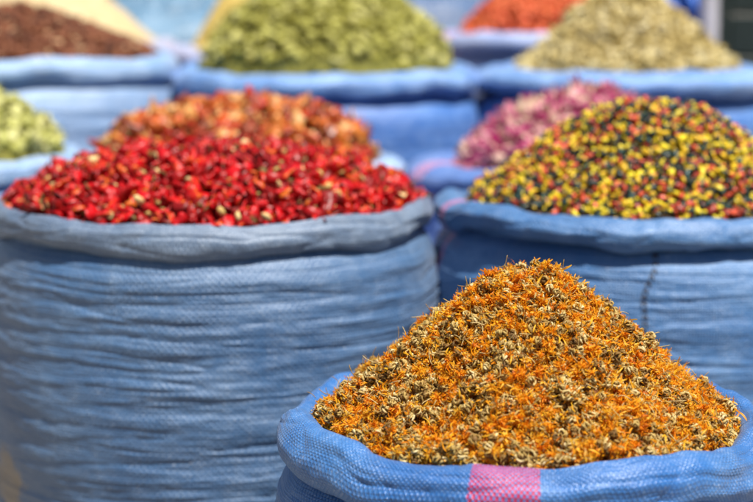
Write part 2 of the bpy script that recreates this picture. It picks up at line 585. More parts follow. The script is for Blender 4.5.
def tpl_head(base):
    T = Tpl()
    blob(T, (0.0023, 0.0023, 0.0021), base * 0.45, 1, 8, 5, 0.3)
    n = rng.integers(11, 17)
    for i in range(n):
        d = rdir(-0.6)
        s = unit(np.cross(d, rdir()))
        r0 = rng.uniform(0.0018, 0.0027)
        a0 = rng.uniform(0.9, 1.4)
        pts = [(d * math.cos(a) + s * math.sin(a)) * (r0 + 0.0017 * math.sin(PI * (a / a0 + 1) / 2)) for a in np.linspace(-a0, a0, 5)]
        tube(T, pts, [0.0003, 0.0008, 0.00105, 0.0008, 0.00025], base + 0.14 * rng.normal(), 1, 4)
    for i in range(rng.integers(3, 8)):
        d = unit(rdir(-0.2) + np.array([0, 0, 0.6]))
        petal(T, d * 0.002, d, rng.uniform(0.004, 0.007), 0.0010, 1.6, rng.uniform(0.2, 0.9), 0, 3)
    return T.done([M_petal, M_seedhead], 1)


def tpl_loose(kind):
    T = Tpl()
    if kind == 0:       # loose petal
        petal(T, (0, 0, 0), rdir(), rng.uniform(0.006, 0.011), rng.uniform(0.0007, 0.0013), rng.uniform(1.2, 4), rng.uniform(0.1, 1), 0, 5)
    else:               # pale curled stalk
        p, d = np.zeros(3), unit(rdir() * np.array([1, 1, 0.35]))
        up = unit(np.cross(d, rdir()))
        pts = []
        for i in range(7):
            pts.append(p.copy())
            p = p + d * rng.uniform(0.0014, 0.0030)
            d = unit(d + up * rng.uniform(0.0, 0.4) + rdir() * 0.15)
        tube(T, pts, [0.0004] * 6 + [0.0002], rng.uniform(0.35, 0.95), 1, 4)
    return T.done([M_petal, M_seedhead], 2)


def tpl_chilli(base):
    T = Tpl()
    L, r = rng.uniform(0.012, 0.028), rng.uniform(0.0038, 0.0080)
    d = np.array([1.0, 0, 0]); p = np.array([-L / 2, 0, 0]); b = rng.normal(size=3) * 0.9
    pts = []
    for i in range(6):
        pts.append(p.copy()); p = p + d * L / 5; d = unit(d + b / 3)
    rr = r * np.array([0.5, 1.0, 1.1, 0.95, 0.7, 0.25]) * (1 + 0.2 * rng.normal(size=6))
    tube(T, pts, np.abs(rr) + 0.0008, base, 0, 7, 0.42)
    fl = rng.uniform(0.18, 0.5)
    T.v = [(q[0], q[1], q[2] * fl) for q in T.v]
    T.t = list(np.array(T.t) + 0.10 * rng.normal(size=len(T.t)))
    if rng.random() < 0.35:
        e = unit(pts[0] - pts[1])
        tube(T, [pts[0], pts[0] + e * 0.003, pts[0] + e * 0.007 + rdir() * 0.001], [0.0022, 0.0011, 0.0009], rng.uniform(0.1, 0.35), 1, 5)
    return T.done([M_chilli, M_chillibit], 0)


def tpl_chillibit():
    T = Tpl()
    blob(T, (rng.uniform(0.003, 0.007), rng.uniform(0.003, 0.006), rng.uniform(0.0015, 0.003)), rng.uniform(0.05, 1), 1, 8, 5, 0.3)
    return T.done([M_chilli, M_chillibit], 1)


def tpl_seed(c):
    T = Tpl()
    k = rng.uniform(0.65, 1.25)
    blob(T, (k * rng.uniform(0.0042, 0.0080), k * rng.uniform(0.0026, 0.0046), k * rng.uniform(0.0018, 0.0038)), (c + 0.5) / 6, 0, 9, 6, 0.55, 1.9)
    return T.done([M_seed], c)


def tpl_flake(base):
    T = Tpl()
    blob(T, (rng.uniform(0.008, 0.015), rng.uniform(0.006, 0.010), rng.uniform(0.0022, 0.0040)), base, 0, 12, 8, 0.85, 1.9, tj=0.06)
    return T.done([M_flake], 0)


def tpl_rose(base):
    T = Tpl()
    s = rng.uniform(0, 6)
    blob(T, (0.0075, 0.0075, 0.0105), base, 0, 16, 10, 0.15,
         fn=lambda la, lo: (1 + 0.13 * math.sin(3 * lo + 3.2 * la + s)) * (0.8 + 0.25 * math.sin(la) + (0.12 if la > 1.2 else 0)), tj=0.04)
    for i in range(6):                                 # loose outer petals
        a = i * 2.4 + s
        o = np.array([math.cos(a), math.sin(a), -0.4]) * 0.006
        d = unit(np.array([math.cos(a) * 0.5, math.sin(a) * 0.5, 1]))
        sd = np.array([-math.sin(a), math.cos(a), 0])
        pts = [o + d * k * 0.004 + np.array([math.cos(a), math.sin(a), 0]) * (0.001 * k * k * 0.5) for k in range(5)]
        ribbon(T, pts, [0.003, 0.008, 0.010, 0.008, 0.003], sd, base + 0.12 * rng.normal(), 0)
    tube(T, [(0, 0, -0.009), (0, 0, -0.013), (0.001, 0, -0.019)], [0.003, 0.002, 0.001], 0.97, 0, 6)
    return T.done([M_rose], 0)


def tpl_pod(base, m):
    T = Tpl()
    s = rng.uniform(0, 6)
    blob(T, (rng.uniform(0.006, 0.009), rng.uniform(0.006, 0.008), rng.uniform(0.009, 0.013)), base, 0, 14, 9, 0.22,
         fn=lambda la, lo: 1 + 0.11 * math.cos(3 * lo + s) - 0.10 * math.cos(2 * la), tj=0.03)
    tube(T, [(0, 0, 0.009), (0.001, 0, 0.0125), (0.002, 0.001, 0.017)], [0.002, 0.0011, 0.0008], 0.9, 0, 5)
    for i in range(3):
        d = unit(rdir() + np.array([0, 0, 0.8]))
        petal(T, (0, 0, 0.007), d, 0.010, 0.004, 1.5, base + 0.2, 0)
    return T.done([m], 0)


def tpl_beige(base):
    T = Tpl()
    blob(T, (0.0075, 0.007, 0.0055), base - 0.1, 0, 11, 7, 0.4, 2.2, tj=0.05)
    for i in range(11):
        a = i * 2 * PI / 11
        d = unit(np.array([math.cos(a), math.sin(a), rng.uniform(-0.3, 0.7)]))
        petal(T, d * 0.005, d, rng.uniform(0.006, 0.010), rng.uniform(0.004, 0.006), 1.8, base + 0.15 * rng.normal(), 0)
    return T.done([M_beige], 0)


def tpl_crumb(m, size):
    T = Tpl()
    blob(T, (size * rng.uniform(0.7, 1.2), size * rng.uniform(0.6, 1), size * rng.uniform(0.35, 0.7)), rng.uniform(0, 1), 0, 8, 5, 0.45, 2)
    return T.done([m], 0)


# ------------------------------------------------------------------ heaps
class Heap:
    def __init__(s, S, prof, seed, lump=0.006, lfreq=22, apex=(0, 0), drop=0.006):
        s.S, s.seed, s.lump, s.lfreq, s.apex, s.drop = S, seed, lump, lfreq, apex, drop
        r = np.array([p[0] for p in prof]); h = np.array([p[1] for p in prof])
        rr = np.linspace(0, 1.25, 251)
        hh = np.interp(rr, r, h)
        k = np.hanning(21); k /= k.sum()
        ext = np.concatenate([hh[10:0:-1], hh, np.full(10, hh[-1])])
        s.rr, s.hh = rr, np.convolve(ext, k, 'valid')
        s.pieces = []
        s.sink = 0.004
        s.layers = []

    def H(s, x, y):
        Rc = s.S.Rc
        r0 = np.hypot(x, y) / Rc
        f = np.clip(1 - r0, 0, 1)
        xa, ya = x - s.apex[0] * f, y - s.apex[1] * f
        r = np.hypot(xa, ya) / Rc
        th = np.arctan2(y, x)
        r = r * (1 + 0.05 * perlin(1.5 * np.cos(th) + s.seed, 1.5 * np.sin(th), s.seed * 2.2) * np.clip((1 - r0) * 3, 0, 1))
        h = np.interp(r, s.rr, s.hh)
        q = s.seed * 13.1
        n = 0.9 * perlin(x * s.lfreq * 0.42 + q, y * s.lfreq * 0.42 - q, q) + perlin(x * s.lfreq + q, y * s.lfreq, q) + 0.5 * perlin(x * s.lfreq * 2.3, y * s.lfreq * 2.3 + q, q)
        edge = np.clip((1.04 - r0) * 6, 0, 1)
        return s.S.c[2] - s.drop + h + n * s.lump * (0.35 + 0.65 * edge) + s.S.rise(th) * np.clip(r0, 0, 1)

    def scatter(s, tpls, spacing, offset, ojit, scale=(0.85, 1.2), rmax=1.0, flat=0.0, keep=1.0, indiv=True, clump=False):
        Rc = s.S.Rc * rmax
        n = int(2 * Rc / spacing) + 2
        gx, gy = np.meshgrid(np.arange(n), np.arange(n))
        x = (gx.ravel() + (gy.ravel() % 2) * 0.5) * spacing - Rc + rng.uniform(-0.45, 0.45, n * n) * spacing
        y = gy.ravel() * spacing - Rc + rng.uniform(-0.45, 0.45, n * n) * spacing
        ok = (np.hypot(x, y) < Rc) & (rng.random(n * n) < keep)
        x, y = x[ok], y[ok]
        e = 0.003
        # steep flanks need more pieces per plan area
        gxx = (s.H(x + e, y) - s.H(x - e, y)) / (2 * e)
        gyy = (s.H(x, y + e) - s.H(x, y - e)) / (2 * e)
        st = np.sqrt(1 + gxx ** 2 + gyy ** 2)
        extra = rng.random(len(x)) < np.clip(st - 1, 0, 1)
        x = np.concatenate([x, x[extra] + rng.normal(size=extra.sum()) * spacing * 0.4])
        y = np.concatenate([y, y[extra] + rng.normal(size=extra.sum()) * spacing * 0.4])
        gxx = (s.H(x + e, y) - s.H(x - e, y)) / (2 * e)
        gyy = (s.H(x, y + e) - s.H(x, y - e)) / (2 * e)
        N = np.stack([-gxx, -gyy, np.ones_like(gxx)], 1)
        N /= np.linalg.norm(N, axis=1)[:, None]
        P = np.stack([x + s.S.c[0], y + s.S.c[1], s.H(x, y)], 1) + N * (offset + ojit * rng.normal(size=len(x)))[:, None]
        n = len(x)
        q = rng.normal(size=(n, 4)); q /= np.linalg.norm(q, axis=1)[:, None]
        w, a, b, c = q.T
        Rm = np.stack([1 - 2 * (b * b + c * c), 2 * (a * b - c * w), 2 * (a * c + b * w),
                       2 * (a * b + c * w), 1 - 2 * (a * a + c * c), 2 * (b * c - a * w),
                       2 * (a * c - b * w), 2 * (b * c + a * w), 1 - 2 * (a * a + b * b)], 1).reshape(n, 3, 3)
        if flat > 0:                                   # lie with the thin axis towards the surface normal
            zx = N * flat + rng.normal(size=(n, 3)) * (1 - flat)
            zx /= np.linalg.norm(zx, axis=1)[:, None]
            xx = rng.normal(size=(n, 3)); xx -= zx * (xx * zx).sum(1)[:, None]
            xx /= np.linalg.norm(xx, axis=1)[:, None]
            Rm = np.stack([xx, np.cross(zx, xx), zx], 2)
        sc = rng.uniform(*scale, n)
        ti = rng.integers(0, len(tpls), n)
        if clump:                                      # flower heads and seed heads gather in clumps
            a = np.array([i for i, t in enumerate(tpls) if t.cls == 0]); b = np.array([i for i, t in enumerate(tpls) if t.cls == 1])
            ph = np.clip(0.44 + 0.85 * perlin(x * 30, y * 30, 3.3) + 0.45 * perlin(x * 75, y * 75, 8.1), 0.06, 0.92)
            pick = rng.random(n) < ph
            ti = np.where(pick, b[rng.integers(0, len(b), n)], a[rng.integers(0, len(a), n)])
        for i in range(n):
            s.pieces.append((tpls[ti[i]], P[i], Rm[i], sc[i], indiv))


HEAPS = []


def build_heap_stuff(Hp, name, label, cat, base_mat, rest, nr=60, nth=200):
    """ONE mesh: the mound itself and every piece that is not an object of its own."""
    S = Hp.S
    off = np.array([S.c[0], S.c[1], 0.0])
    r = np.linspace(0.02, 1.0, nr) * (S.Rc + 0.010)
    th = np.arange(nth) / nth * 2 * PI
    T, Rr = np.meshgrid(th, r)
    x, y = Rr * np.cos(T), Rr * np.sin(T)
    z = Hp.H(x, y) - Hp.sink
    V = [np.stack([x, y, z], -1).reshape(-1, 3)]
    idx, _, _ = grid_faces(nth, nr, True, False)
    sizes = [np.full(len(idx), 4), np.array([nth])]
    loops = [idx.ravel(), np.arange(nth)[::-1]]
    mats = [base_mat]
    midx = [np.zeros(len(idx) + 1, int)]
    tint = [np.full(nth * nr, 0.5)]
    o = nth * nr
    by = {}
    for p in rest:
        by.setdefault(id(p[0]), [p[0], [], [], []])
        by[id(p[0])][1].append(p[1]); by[id(p[0])][2].append(p[2]); by[id(p[0])][3].append(p[3])
    for t, P, Rm, sc in by.values():
        P = np.array(P) - off; Rm = np.array(Rm) * np.array(sc)[:, None, None]
        n, nv = len(P), len(t.V)
        V.append((np.einsum('nij,vj->nvi', Rm, t.V) + P[:, None]).reshape(-1, 3))
        loops.append((t.idx[None] + (o + np.arange(n) * nv)[:, None]).ravel())
        sizes.append(np.tile(t.sizes, n))
        mm = []
        for m in t.mats:
            if m not in mats: mats.append(m)
            mm.append(mats.index(m))
        midx.append(np.tile(np.array(mm)[t.M], n))
        tint.append(np.tile(t.T, n))
        o += n * nv
    me = mesh_np(name, np.concatenate(V), np.concatenate(sizes), np.concatenate(loops), mats,
                 np.concatenate(midx), np.concatenate(tint))
    ob = obj(name, me)
    ob.location = off
    tag(ob, label, cat, kind='stuff')
    return ob


def individuals(pieces, name, labels, cat, groups):
    for (t, P, Rm, sc, _) in pieces:
        o = bpy.data.objects.new(name[t.cls], t.get_mesh(name[t.cls]))
        m = Matrix(Rm.tolist()).to_4x4()
        o.matrix_world = Matrix.Translation(Vector(P)) @ m @ Matrix.Scale(sc, 4)
        COL.objects.link(o)
        tag(o, labels[t.cls], cat[t.cls], groups[t.cls])


# ------------------------------------------------------------------ the place
def mk(px, py, Y, Rpx, Rcpx, hc, seed, **kw):
    c = at(px, py, Y)
    k = axis_depth(c) / FPX
    return Sack(c, Rpx * k, Rcpx * k, hc, seed, **kw)


front = mk(525, 406, 1.72, 247, 214, 0.053, 1.0, wob=1.15)
red = mk(213, 195.5, 2.40, 220, 205, 0.043, 2.0, fold=1.15, wob=0.9)
yel = mk(648, 194, 2.47, 215, 184, 0.040, 3.0, wob=1.1)
ora = mk(238, 156, 3.03, 168, 143, 0.045, 4.0)
pink = mk(583, 158, 3.06, 177, 128, 0.045, 5.0)
pale = mk(-88, 148, 3.02, 168, 152, 0.050, 6.0)
green = mk(327, 66, 3.72, 154, 127, 0.055, 7.0)
brown = mk(15, 52, 3.72, 162, 142, 0.055, 8.0)
beige = mk(626, 66, 3.74, 158, 116, 0.055, 9.0)
coral = mk(555, 31, 4.42, 126, 92, 0.05, 10.0)
cream = mk(48, 40, 4.42, 130, 112, 0.05, 11.0)
yelp = mk(290, 46, 4.42, 122, 99, 0.05, 12.0)

PINK = (0.50, 0.012, 0.085)
A = (0.045, 0.155, 0.60)
B = (0.20, 0.36, 0.74)
G_SACK = 'open blue woven sacks heaped with spices and dried flowers'
st = [(u_of(front, 507), 0.033, PINK)]
build_sack(front, sack_material('woven_blue_bright', (0.012, 0.112, 0.38), (0.15, 0.36, 0.68), 0.45, st),
           'bright blue woven sack with a pink checked stripe, nearest and holding the orange marigold heap', G_SACK, 460, 84, 240)
build_sack(red, sack_material('woven_blue_grey', (0.040, 0.115, 0.26), (0.20, 0.31, 0.46), 0.5, (), 0.0042,
           stain=[(u_of(red, 4), red.c[2] - 0.365, 0.05, 0.05, (0.34, 0.26, 0.15), 0.7)]),
           'faded grey-blue wrinkled sack filled with bright red chillies', G_SACK, 420, 80, 340,
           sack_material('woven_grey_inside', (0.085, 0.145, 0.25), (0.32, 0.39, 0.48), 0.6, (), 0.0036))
yroot = build_sack(yel, sack_material('woven_blue_medium', (0.030, 0.13, 0.34), (0.21, 0.38, 0.62), 0.5, [(u_of(yel, 441), 0.009, (0.6, 0.2, 0.34))], 0.0036),
           'blue sack with a dark stitched seam, holding yellow and black seed mix', G_SACK, 420, 80, 320)
far = dict(nth=200, nph=32, nz=90)
C_pale = sack_material('woven_pale_cuff', (0.08, 0.24, 0.60), (0.44, 0.60, 0.86), 0.7, (), 0.004)  # pale blue for rolled cuffs, lighter than the sack bodies
C_white = sack_material('woven_white_cuff', (0.20, 0.38, 0.66), (0.60, 0.70, 0.86), 0.75, (), 0.004)  # whiter blue for rolled cuffs, lighter than the sack bodies
build_sack(ora, sack_material('woven_blue_pale', (0.12, 0.24, 0.60), (0.40, 0.50, 0.76), 0.6, (), 0.004),
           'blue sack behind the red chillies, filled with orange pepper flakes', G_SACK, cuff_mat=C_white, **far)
build_sack(pink, sack_material('woven_blue_lavender', (0.06, 0.17, 0.50), (0.36, 0.46, 0.76), 0.6, [(u_of(pink, 416), 0.03, (0.7, 0.3, 0.45))], 0.004),
           'lavender-blue sack filled with pink rosebuds', G_SACK, **far)
build_sack(pale, sack_material('woven_blue_light', (0.16, 0.29, 0.60), (0.44, 0.54, 0.74), 0.6, (), 0.004),
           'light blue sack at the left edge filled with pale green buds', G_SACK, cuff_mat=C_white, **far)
build_sack(green, sack_material('woven_blue_deep', (0.014, 0.11, 0.42), (0.26, 0.46, 0.80), 0.5, (), 0.004),
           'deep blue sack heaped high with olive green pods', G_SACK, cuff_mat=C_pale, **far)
build_sack(brown, sack_material('woven_blue_dusty', (0.20, 0.34, 0.58), (0.48, 0.58, 0.72), 0.6, (), 0.004),
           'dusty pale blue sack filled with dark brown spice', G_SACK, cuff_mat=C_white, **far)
build_sack(beige, sack_material('woven_blue_strong', (0.014, 0.11, 0.40), (0.26, 0.45, 0.78), 0.5, (), 0.004),
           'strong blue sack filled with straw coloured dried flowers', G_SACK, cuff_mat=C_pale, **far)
build_sack(coral, sack_material('woven_blue_white', (0.28, 0.38, 0.68), (0.58, 0.62, 0.80), 0.6, [(u_of(coral, 440), 0.03, (0.7, 0.35, 0.45))], 0.004),
           'whitish blue sack filled with coral red flakes', G_SACK, **far)
build_sack(cream, sack_material('woven_white', (0.40, 0.40, 0.54), (0.60, 0.58, 0.68), 0.6, (), 0.004),
           'whitish sack behind the brown spice, piled with cream powder', G_SACK, **far)
build_sack(yelp, sack_material('woven_pale_violet', (0.42, 0.46, 0.70), (0.66, 0.66, 0.80), 0.6, (), 0.004),
           'pale violet-blue sack behind the green pods, holding yellow powder', G_SACK, **far)

# stitched seam running down the yellow mix's sack
M_thread = plain_material('dark_thread', (0.02, 0.018, 0.02), (0.09, 0.07, 0.06), 200, 0.9)
T = Tpl()
zt = yel.c[2] - 0.035
TH_SEAM = angle_of(yel, 654)
for i in range(46):
    z0 = zt - i * 0.0085
    k = i / 46
    thx = TH_SEAM - 0.20 * k + 0.012 * math.sin(i * 0.7)
    for side in (0, 1):
        a = thx + side * 0.014
        pts = []
        for j in range(4):
            zz = z0 - j * 0.0017
            aa = a + (0.007 * (j / 3 - 0.5) if side else -0.007 * (j / 3 - 0.5))
            p = yel.body(np.array(aa), np.array(zz))
            pts.append(p + np.array([math.cos(aa), math.sin(aa), 0]) * 0.0008 - np.array([yel.c[0], yel.c[1], 0]))
        tube(T, pts, [0.0011] * 4, 0.5, 0, 5)
T.done([M_thread])
obj('stitched_seam', mesh_np('stitched_seam', T.V, T.sizes, T.idx, [M_thread], T.M), yroot)

# ---- contents
tufts = [tpl_tuft(b) for b in np.linspace(0.25, 0.85, 12)]
heads = [tpl_head(b) for b in np.linspace(0.3, 0.95, 10)]
loose = [tpl_loose(0) for _ in range(8)]
stalks = [tpl_loose(1) for _ in range(5)]
hF = Heap(front, [(0, .145), (0.10, .145), (.20, .142), (.30, .121), (.40, .102), (.50, .082), (.62, .060), (.72, .038), (.80, .026), (1.0, .0), (1.25, -.02)], 1.0, 0.0120, 27)
hF.sink = 0.013
hF.scatter(tufts + heads, 0.0090, -0.010, 0.001, (1.2, 1.5), rmax=0.99, indiv=False)
hF.scatter(tufts + heads, 0.0092, -0.005, 0.0015, (1.1, 1.45), rmax=0.97, clump=True)
hF.scatter(tufts * 7 + heads * 5, 0.0094, -0.001, 0.0026, (1.0, 1.45), rmax=0.96, clump=True)
hF.scatter(loose * 2 + stalks * 2, 0.0085, 0.0025, 0.002, (0.8, 1.3), rmax=0.97, indiv=False)

chillis = [tpl_chilli(b) for b in np.linspace(0.15, 1.0, 14)]
cbits = [tpl_chillibit() for _ in range(8)]
hR = Heap(red, [(0, .066), (.45, .061), (.62, .053), (.78, .034), (.9, .014), (1, 0.0), (1.25, -.03)], 2.0, 0.007, 15)
hR.scatter(chillis, 0.0150, 0.000, 0.003, (0.95, 1.45), rmax=1.0)
hR.sink = 0.010
hR.scatter(chillis * 2 + cbits, 0.0145, 0.003, 0.004, (0.75, 1.45), rmax=.975)

seeds = []
for c, n in ((0, 10), (1, 6), (2, 3), (3, 5), (4, 6), (5, 8)):
    seeds += [tpl_seed(c) for _ in range(n)]
hY = Heap(yel, [(0, .139), (.15, .137), (.28, .128), (.45, .105), (.65, .062), (.85, .02), (1, 0.0), (1.25, -.03)], 3.0, 0.005, 20)
hY.scatter(seeds, 0.0078, -0.002, 0.0015, (0.7, 1.1), rmax=.97)
hY.sink = 0.008
hY.scatter(seeds, 0.0084, 0.002, 0.0028, (0.65, 1.2), rmax=.95)

flakes = [tpl_flake(b) for b in np.linspace(0.02, 1.0, 14)]
hO = Heap(ora, [(0, .095), (.25, .090), (.5, .074), (.75, .055), (.9, .022), (1, 0.0), (1.25, -.03)], 4.0, 0.008, 14)
hO.scatter(flakes, 0.022, 0.001, 0.003, (1.1, 1.6), flat=0.3, rmax=.94)
hO.scatter(flakes, 0.026, 0.010, 0.005, (1.1, 1.7), flat=0.1, rmax=.92)

roses = [tpl_rose(b) for b in np.linspace(0.05, 0.98, 12)]
hP = Heap(pink, [(0, .116), (.2, .110), (.5, .084), (.75, .046), (1, 0.002), (1.25, -.03)], 5.0, 0.008, 12)
hP.scatter(roses, 0.020, -0.003, 0.003, (0.95, 1.3), rmax=.95)
hP.scatter(roses, 0.022, 0.004, 0.0035, (0.85, 1.35), rmax=.93)

pods = [tpl_pod(b, M_pod) for b in np.linspace(0.1, 0.95, 10)]
hG = Heap(green, [(0, .215), (.25, .20), (.5, .165), (.72, .115), (.88, .06), (1, 0.0), (1.25, -.04)], 7.0, 0.009, 11)
hG.scatter(pods, 0.020, -0.003, 0.003, (0.95, 1.3), rmax=.95)
hG.scatter(pods, 0.022, 0.004, 0.0035, (0.85, 1.35), rmax=.93)

pales = [tpl_pod(b, M_pale) for b in np.linspace(0.1, 0.95, 8)]
hL = Heap(pale, [(0, .125), (.3, .115), (.6, .082), (.85, .038), (1, 0.0), (1.25, -.03)], 6.0, 0.008, 12)
hL.scatter(pales, 0.024, -0.003, 0.003, (1.2, 1.6), rmax=.95)
hL.scatter(pales, 0.028, 0.007, 0.005, (1.15, 1.7), rmax=.93)

beiges = [tpl_beige(b) for b in np.linspace(0.15, 0.95, 10)]
hB = Heap(beige, [(0, .175), (.2, .166), (.45, .115), (.68, .055), (.85, .018), (1, 0.0), (1.25, -.03)], 9.0, 0.010, 12)
hB.scatter(beiges, 0.020, -0.003, 0.003, (0.95, 1.3), rmax=.95)
hB.scatter(beiges, 0.022, 0.004, 0.0035, (0.85, 1.35), rmax=.93)

bcr = [tpl_crumb(M_brown, 0.012) for _ in range(14)]
hN = Heap(brown, [(0, .108), (.3, .084), (.6, .05), (.85, .019), (1, 0.0), (1.25, -.03)], 8.0, 0.007, 12)
hN.scatter(bcr, 0.014, 0.001, 0.003, indiv=False)
ccr = [tpl_crumb(M_coral, 0.013) for _ in range(10)]
hC = Heap(coral, [(0, .20), (.3, .17), (.6, .11), (.85, .05), (1, 0.0), (1.25, -.03)], 10.0, 0.007, 12)
hC.scatter(ccr, 0.015, 0.001, 0.002, indiv=False)
hW = Heap(cream, [(0, .19), (.2, .18), (.5, .125), (.75, .065), (1, 0.0), (1.25, -.03)], 11.0, 0.009, 10)
hZ = Heap(yelp, [(0, .25), (.3, .22), (.5, .18), (.7, .125), (.86, .06), (1, 0.0), (1.25, -.03)], 12.0, 0.009, 10)

# which pieces show, and how large: paint every piece and sack sample far to near
ALL = [hF, hR, hY, hO, hP, hG, hL, hB]
W_, H_ = 1024, 683
k_ = W_ / 753.0
recs = []
for hi, h in enumerate(ALL):
    P = np.array([p[1] for p in h.pieces])
    x, y, d = project(P)
    for i, p in enumerate(h.pieces):
        recs.append((d[i], x[i] * k_, y[i] * k_, p[0].rad * p[3] * FPX / d[i] * k_, hi, i))
for Bk in BLOCK:
    x, y, d = project(Bk)
    for i in range(0, len(d)):
        if -20 < x[i] < 773 and -20 < y[i] < 522:
            recs.append((d[i], x[i] * k_, y[i] * k_, 4.0, -1, 0))
for h in (hN, hC, hW, hZ):
    pass
recs.sort(key=lambda r: -r[0])
buf = np.full((H_, W_), -1, np.int64)
for (d, x, y, r, hi, i) in recs:
    x0, x1, y0, y1 = int(x - r), int(x + r) + 1, int(y - r), int(y + r) + 1
    if x1 <= 0 or y1 <= 0 or x0 >= W_ or y0 >= H_: continue
    x0c, x1c, y0c, y1c = max(x0, 0), min(x1, W_), max(y0, 0), min(y1, H_)
    yy, xx = np.ogrid[y0c:y1c, x0c:x1c]
    buf[y0c:y1c, x0c:x1c][(xx - x) ** 2 + (yy - y) ** 2 <= r * r] = -1 if hi < 0 else hi * 1000000 + i
ids, cnt = np.unique(buf[buf >= 0], return_counts=True)
vis = {int(a): int(b) for a, b in zip(ids, cnt)}

SPEC = {
    0: ('marigold_heap', 'heap of small orange petals and beige crumbs in the nearest sack', 'dried flowers', M_gapshade,
        ['dried_marigold', 'seed_head'], ['shrivelled orange marigold flower on the heap in the nearest sack', 'curled beige-green seed head on the orange heap in the nearest sack'],
        ['flower', 'seed head'], ['orange marigolds on the nearest heap', 'beige seed heads on the nearest heap'], {0: 300, 1: 300}, 12),
    1: ('chilli_heap', 'low mound of crushed red chilli in the grey-blue sack', 'chilli heap', M_redbase,
        ['dried_chilli', 'chilli_seed'], ['shiny dried red chilli on the mound in the grey-blue sack', 'x'], ['chilli', 'seed'], ['red chillies on the grey-blue sack', 'x'], {0: 300}, 10),
    2: ('seed_heap', 'mound of mixed yellow, coral and black seeds in the blue sack with seam', 'seed mix', M_seedbase,
        ['coloured_seed'] * 6,
        ['black seed in the mixed yellow and black mound', 'dark teal seed in the mixed yellow and black mound', 'rust brown seed in the mixed yellow and black mound',
         'coral orange seed in the mixed yellow and black mound', 'golden yellow seed in the mixed yellow and black mound', 'lemon yellow seed in the mixed yellow and black mound'],
        ['seed'] * 6, ['black seeds on the seed mound', 'teal seeds on the seed mound', 'rust seeds on the seed mound', 'coral seeds on the seed mound',
                       'golden seeds on the seed mound', 'lemon seeds on the seed mound'], 300, 8),
    3: ('pepper_flake_heap', 'mound of orange and tan pepper flakes behind the red chillies', 'pepper flakes', M_flakebase,
        ['pepper_flake'], ['curled orange-red pepper flake on the mound behind the red chillies'], ['pepper flake'], ['orange pepper flakes behind the chillies'], 220, 25),
    4: ('rosebud_heap', 'mound of pink rosebuds in the lavender-blue sack', 'rosebuds', M_rosebase,
        ['rosebud'], ['dried pink rosebud on the mound behind the yellow and black seeds'], ['rosebud'], ['pink rosebuds on their mound'], 150, 30),
    5: ('green_pod_heap', 'tall mound of olive green pods in the deep blue sack', 'pods', M_podbase,
        ['green_pod'], ['ribbed olive green pod on the tall green mound'], ['pod'], ['olive pods on the tall green mound'], 250, 30),
    6: ('pale_bud_heap', 'mound of pale green buds at the left edge', 'buds', M_podbase,
        ['pale_bud'], ['pale green bud on the mound at the left edge'], ['bud'], ['pale green buds at the left edge'], 100, 30),
    7: ('dried_flower_heap', 'mound of straw coloured flowers in the strong blue sack', 'dried flowers', M_beigebase,
        ['dried_flower'], ['straw coloured dried flower on the mound below the dark crate'], ['flower'], ['straw coloured flowers on their mound'], 220, 30),
}
for hi, h in enumerate(ALL):
    name, label, cat, bm, pn, pl, pc, pg, lim, minpx = SPEC[hi]
    cand = [(vis.get(hi * 1000000 + i, 0), i) for i, p in enumerate(h.pieces) if p[4]]
    cand.sort(reverse=True)
    chosen, left = set(), (dict(lim) if isinstance(lim, dict) else None)
    tot = lim if left is None else 0
    for c, i in cand:
        if c < minpx: break
        cl = h.pieces[i][0].cls
        if left is None:
            if tot <= 0: break
            tot -= 1
        else:
            if left.get(cl, 0) <= 0: continue
            left[cl] -= 1
        chosen.add(i)
    individuals([h.pieces[i] for i in sorted(chosen)], pn, pl, pc, pg)
    build_heap_stuff(h, name, label, cat, bm, [p for i, p in enumerate(h.pieces) if i not in chosen])
    print(name, len(h.pieces), len(chosen))
build_heap_stuff(hN, 'brown_spice_heap', 'mound of crumbly dark brown spice in the dusty blue sack', 'spice', M_brownbase, hN.pieces)
build_heap_stuff(hC, 'coral_flake_heap', 'mound of coral red flakes behind the straw coloured flowers', 'spice', M_coralbase, hC.pieces)
build_heap_stuff(hW, 'cream_powder_heap', 'smooth mound of cream powder behind the brown spice', 'powder', M_cream, [], 80, 240)
build_heap_stuff(hZ, 'yellow_powder_heap', 'smooth mound of yellow powder behind the green pods', 'powder', M_yellow, [], 80, 240)


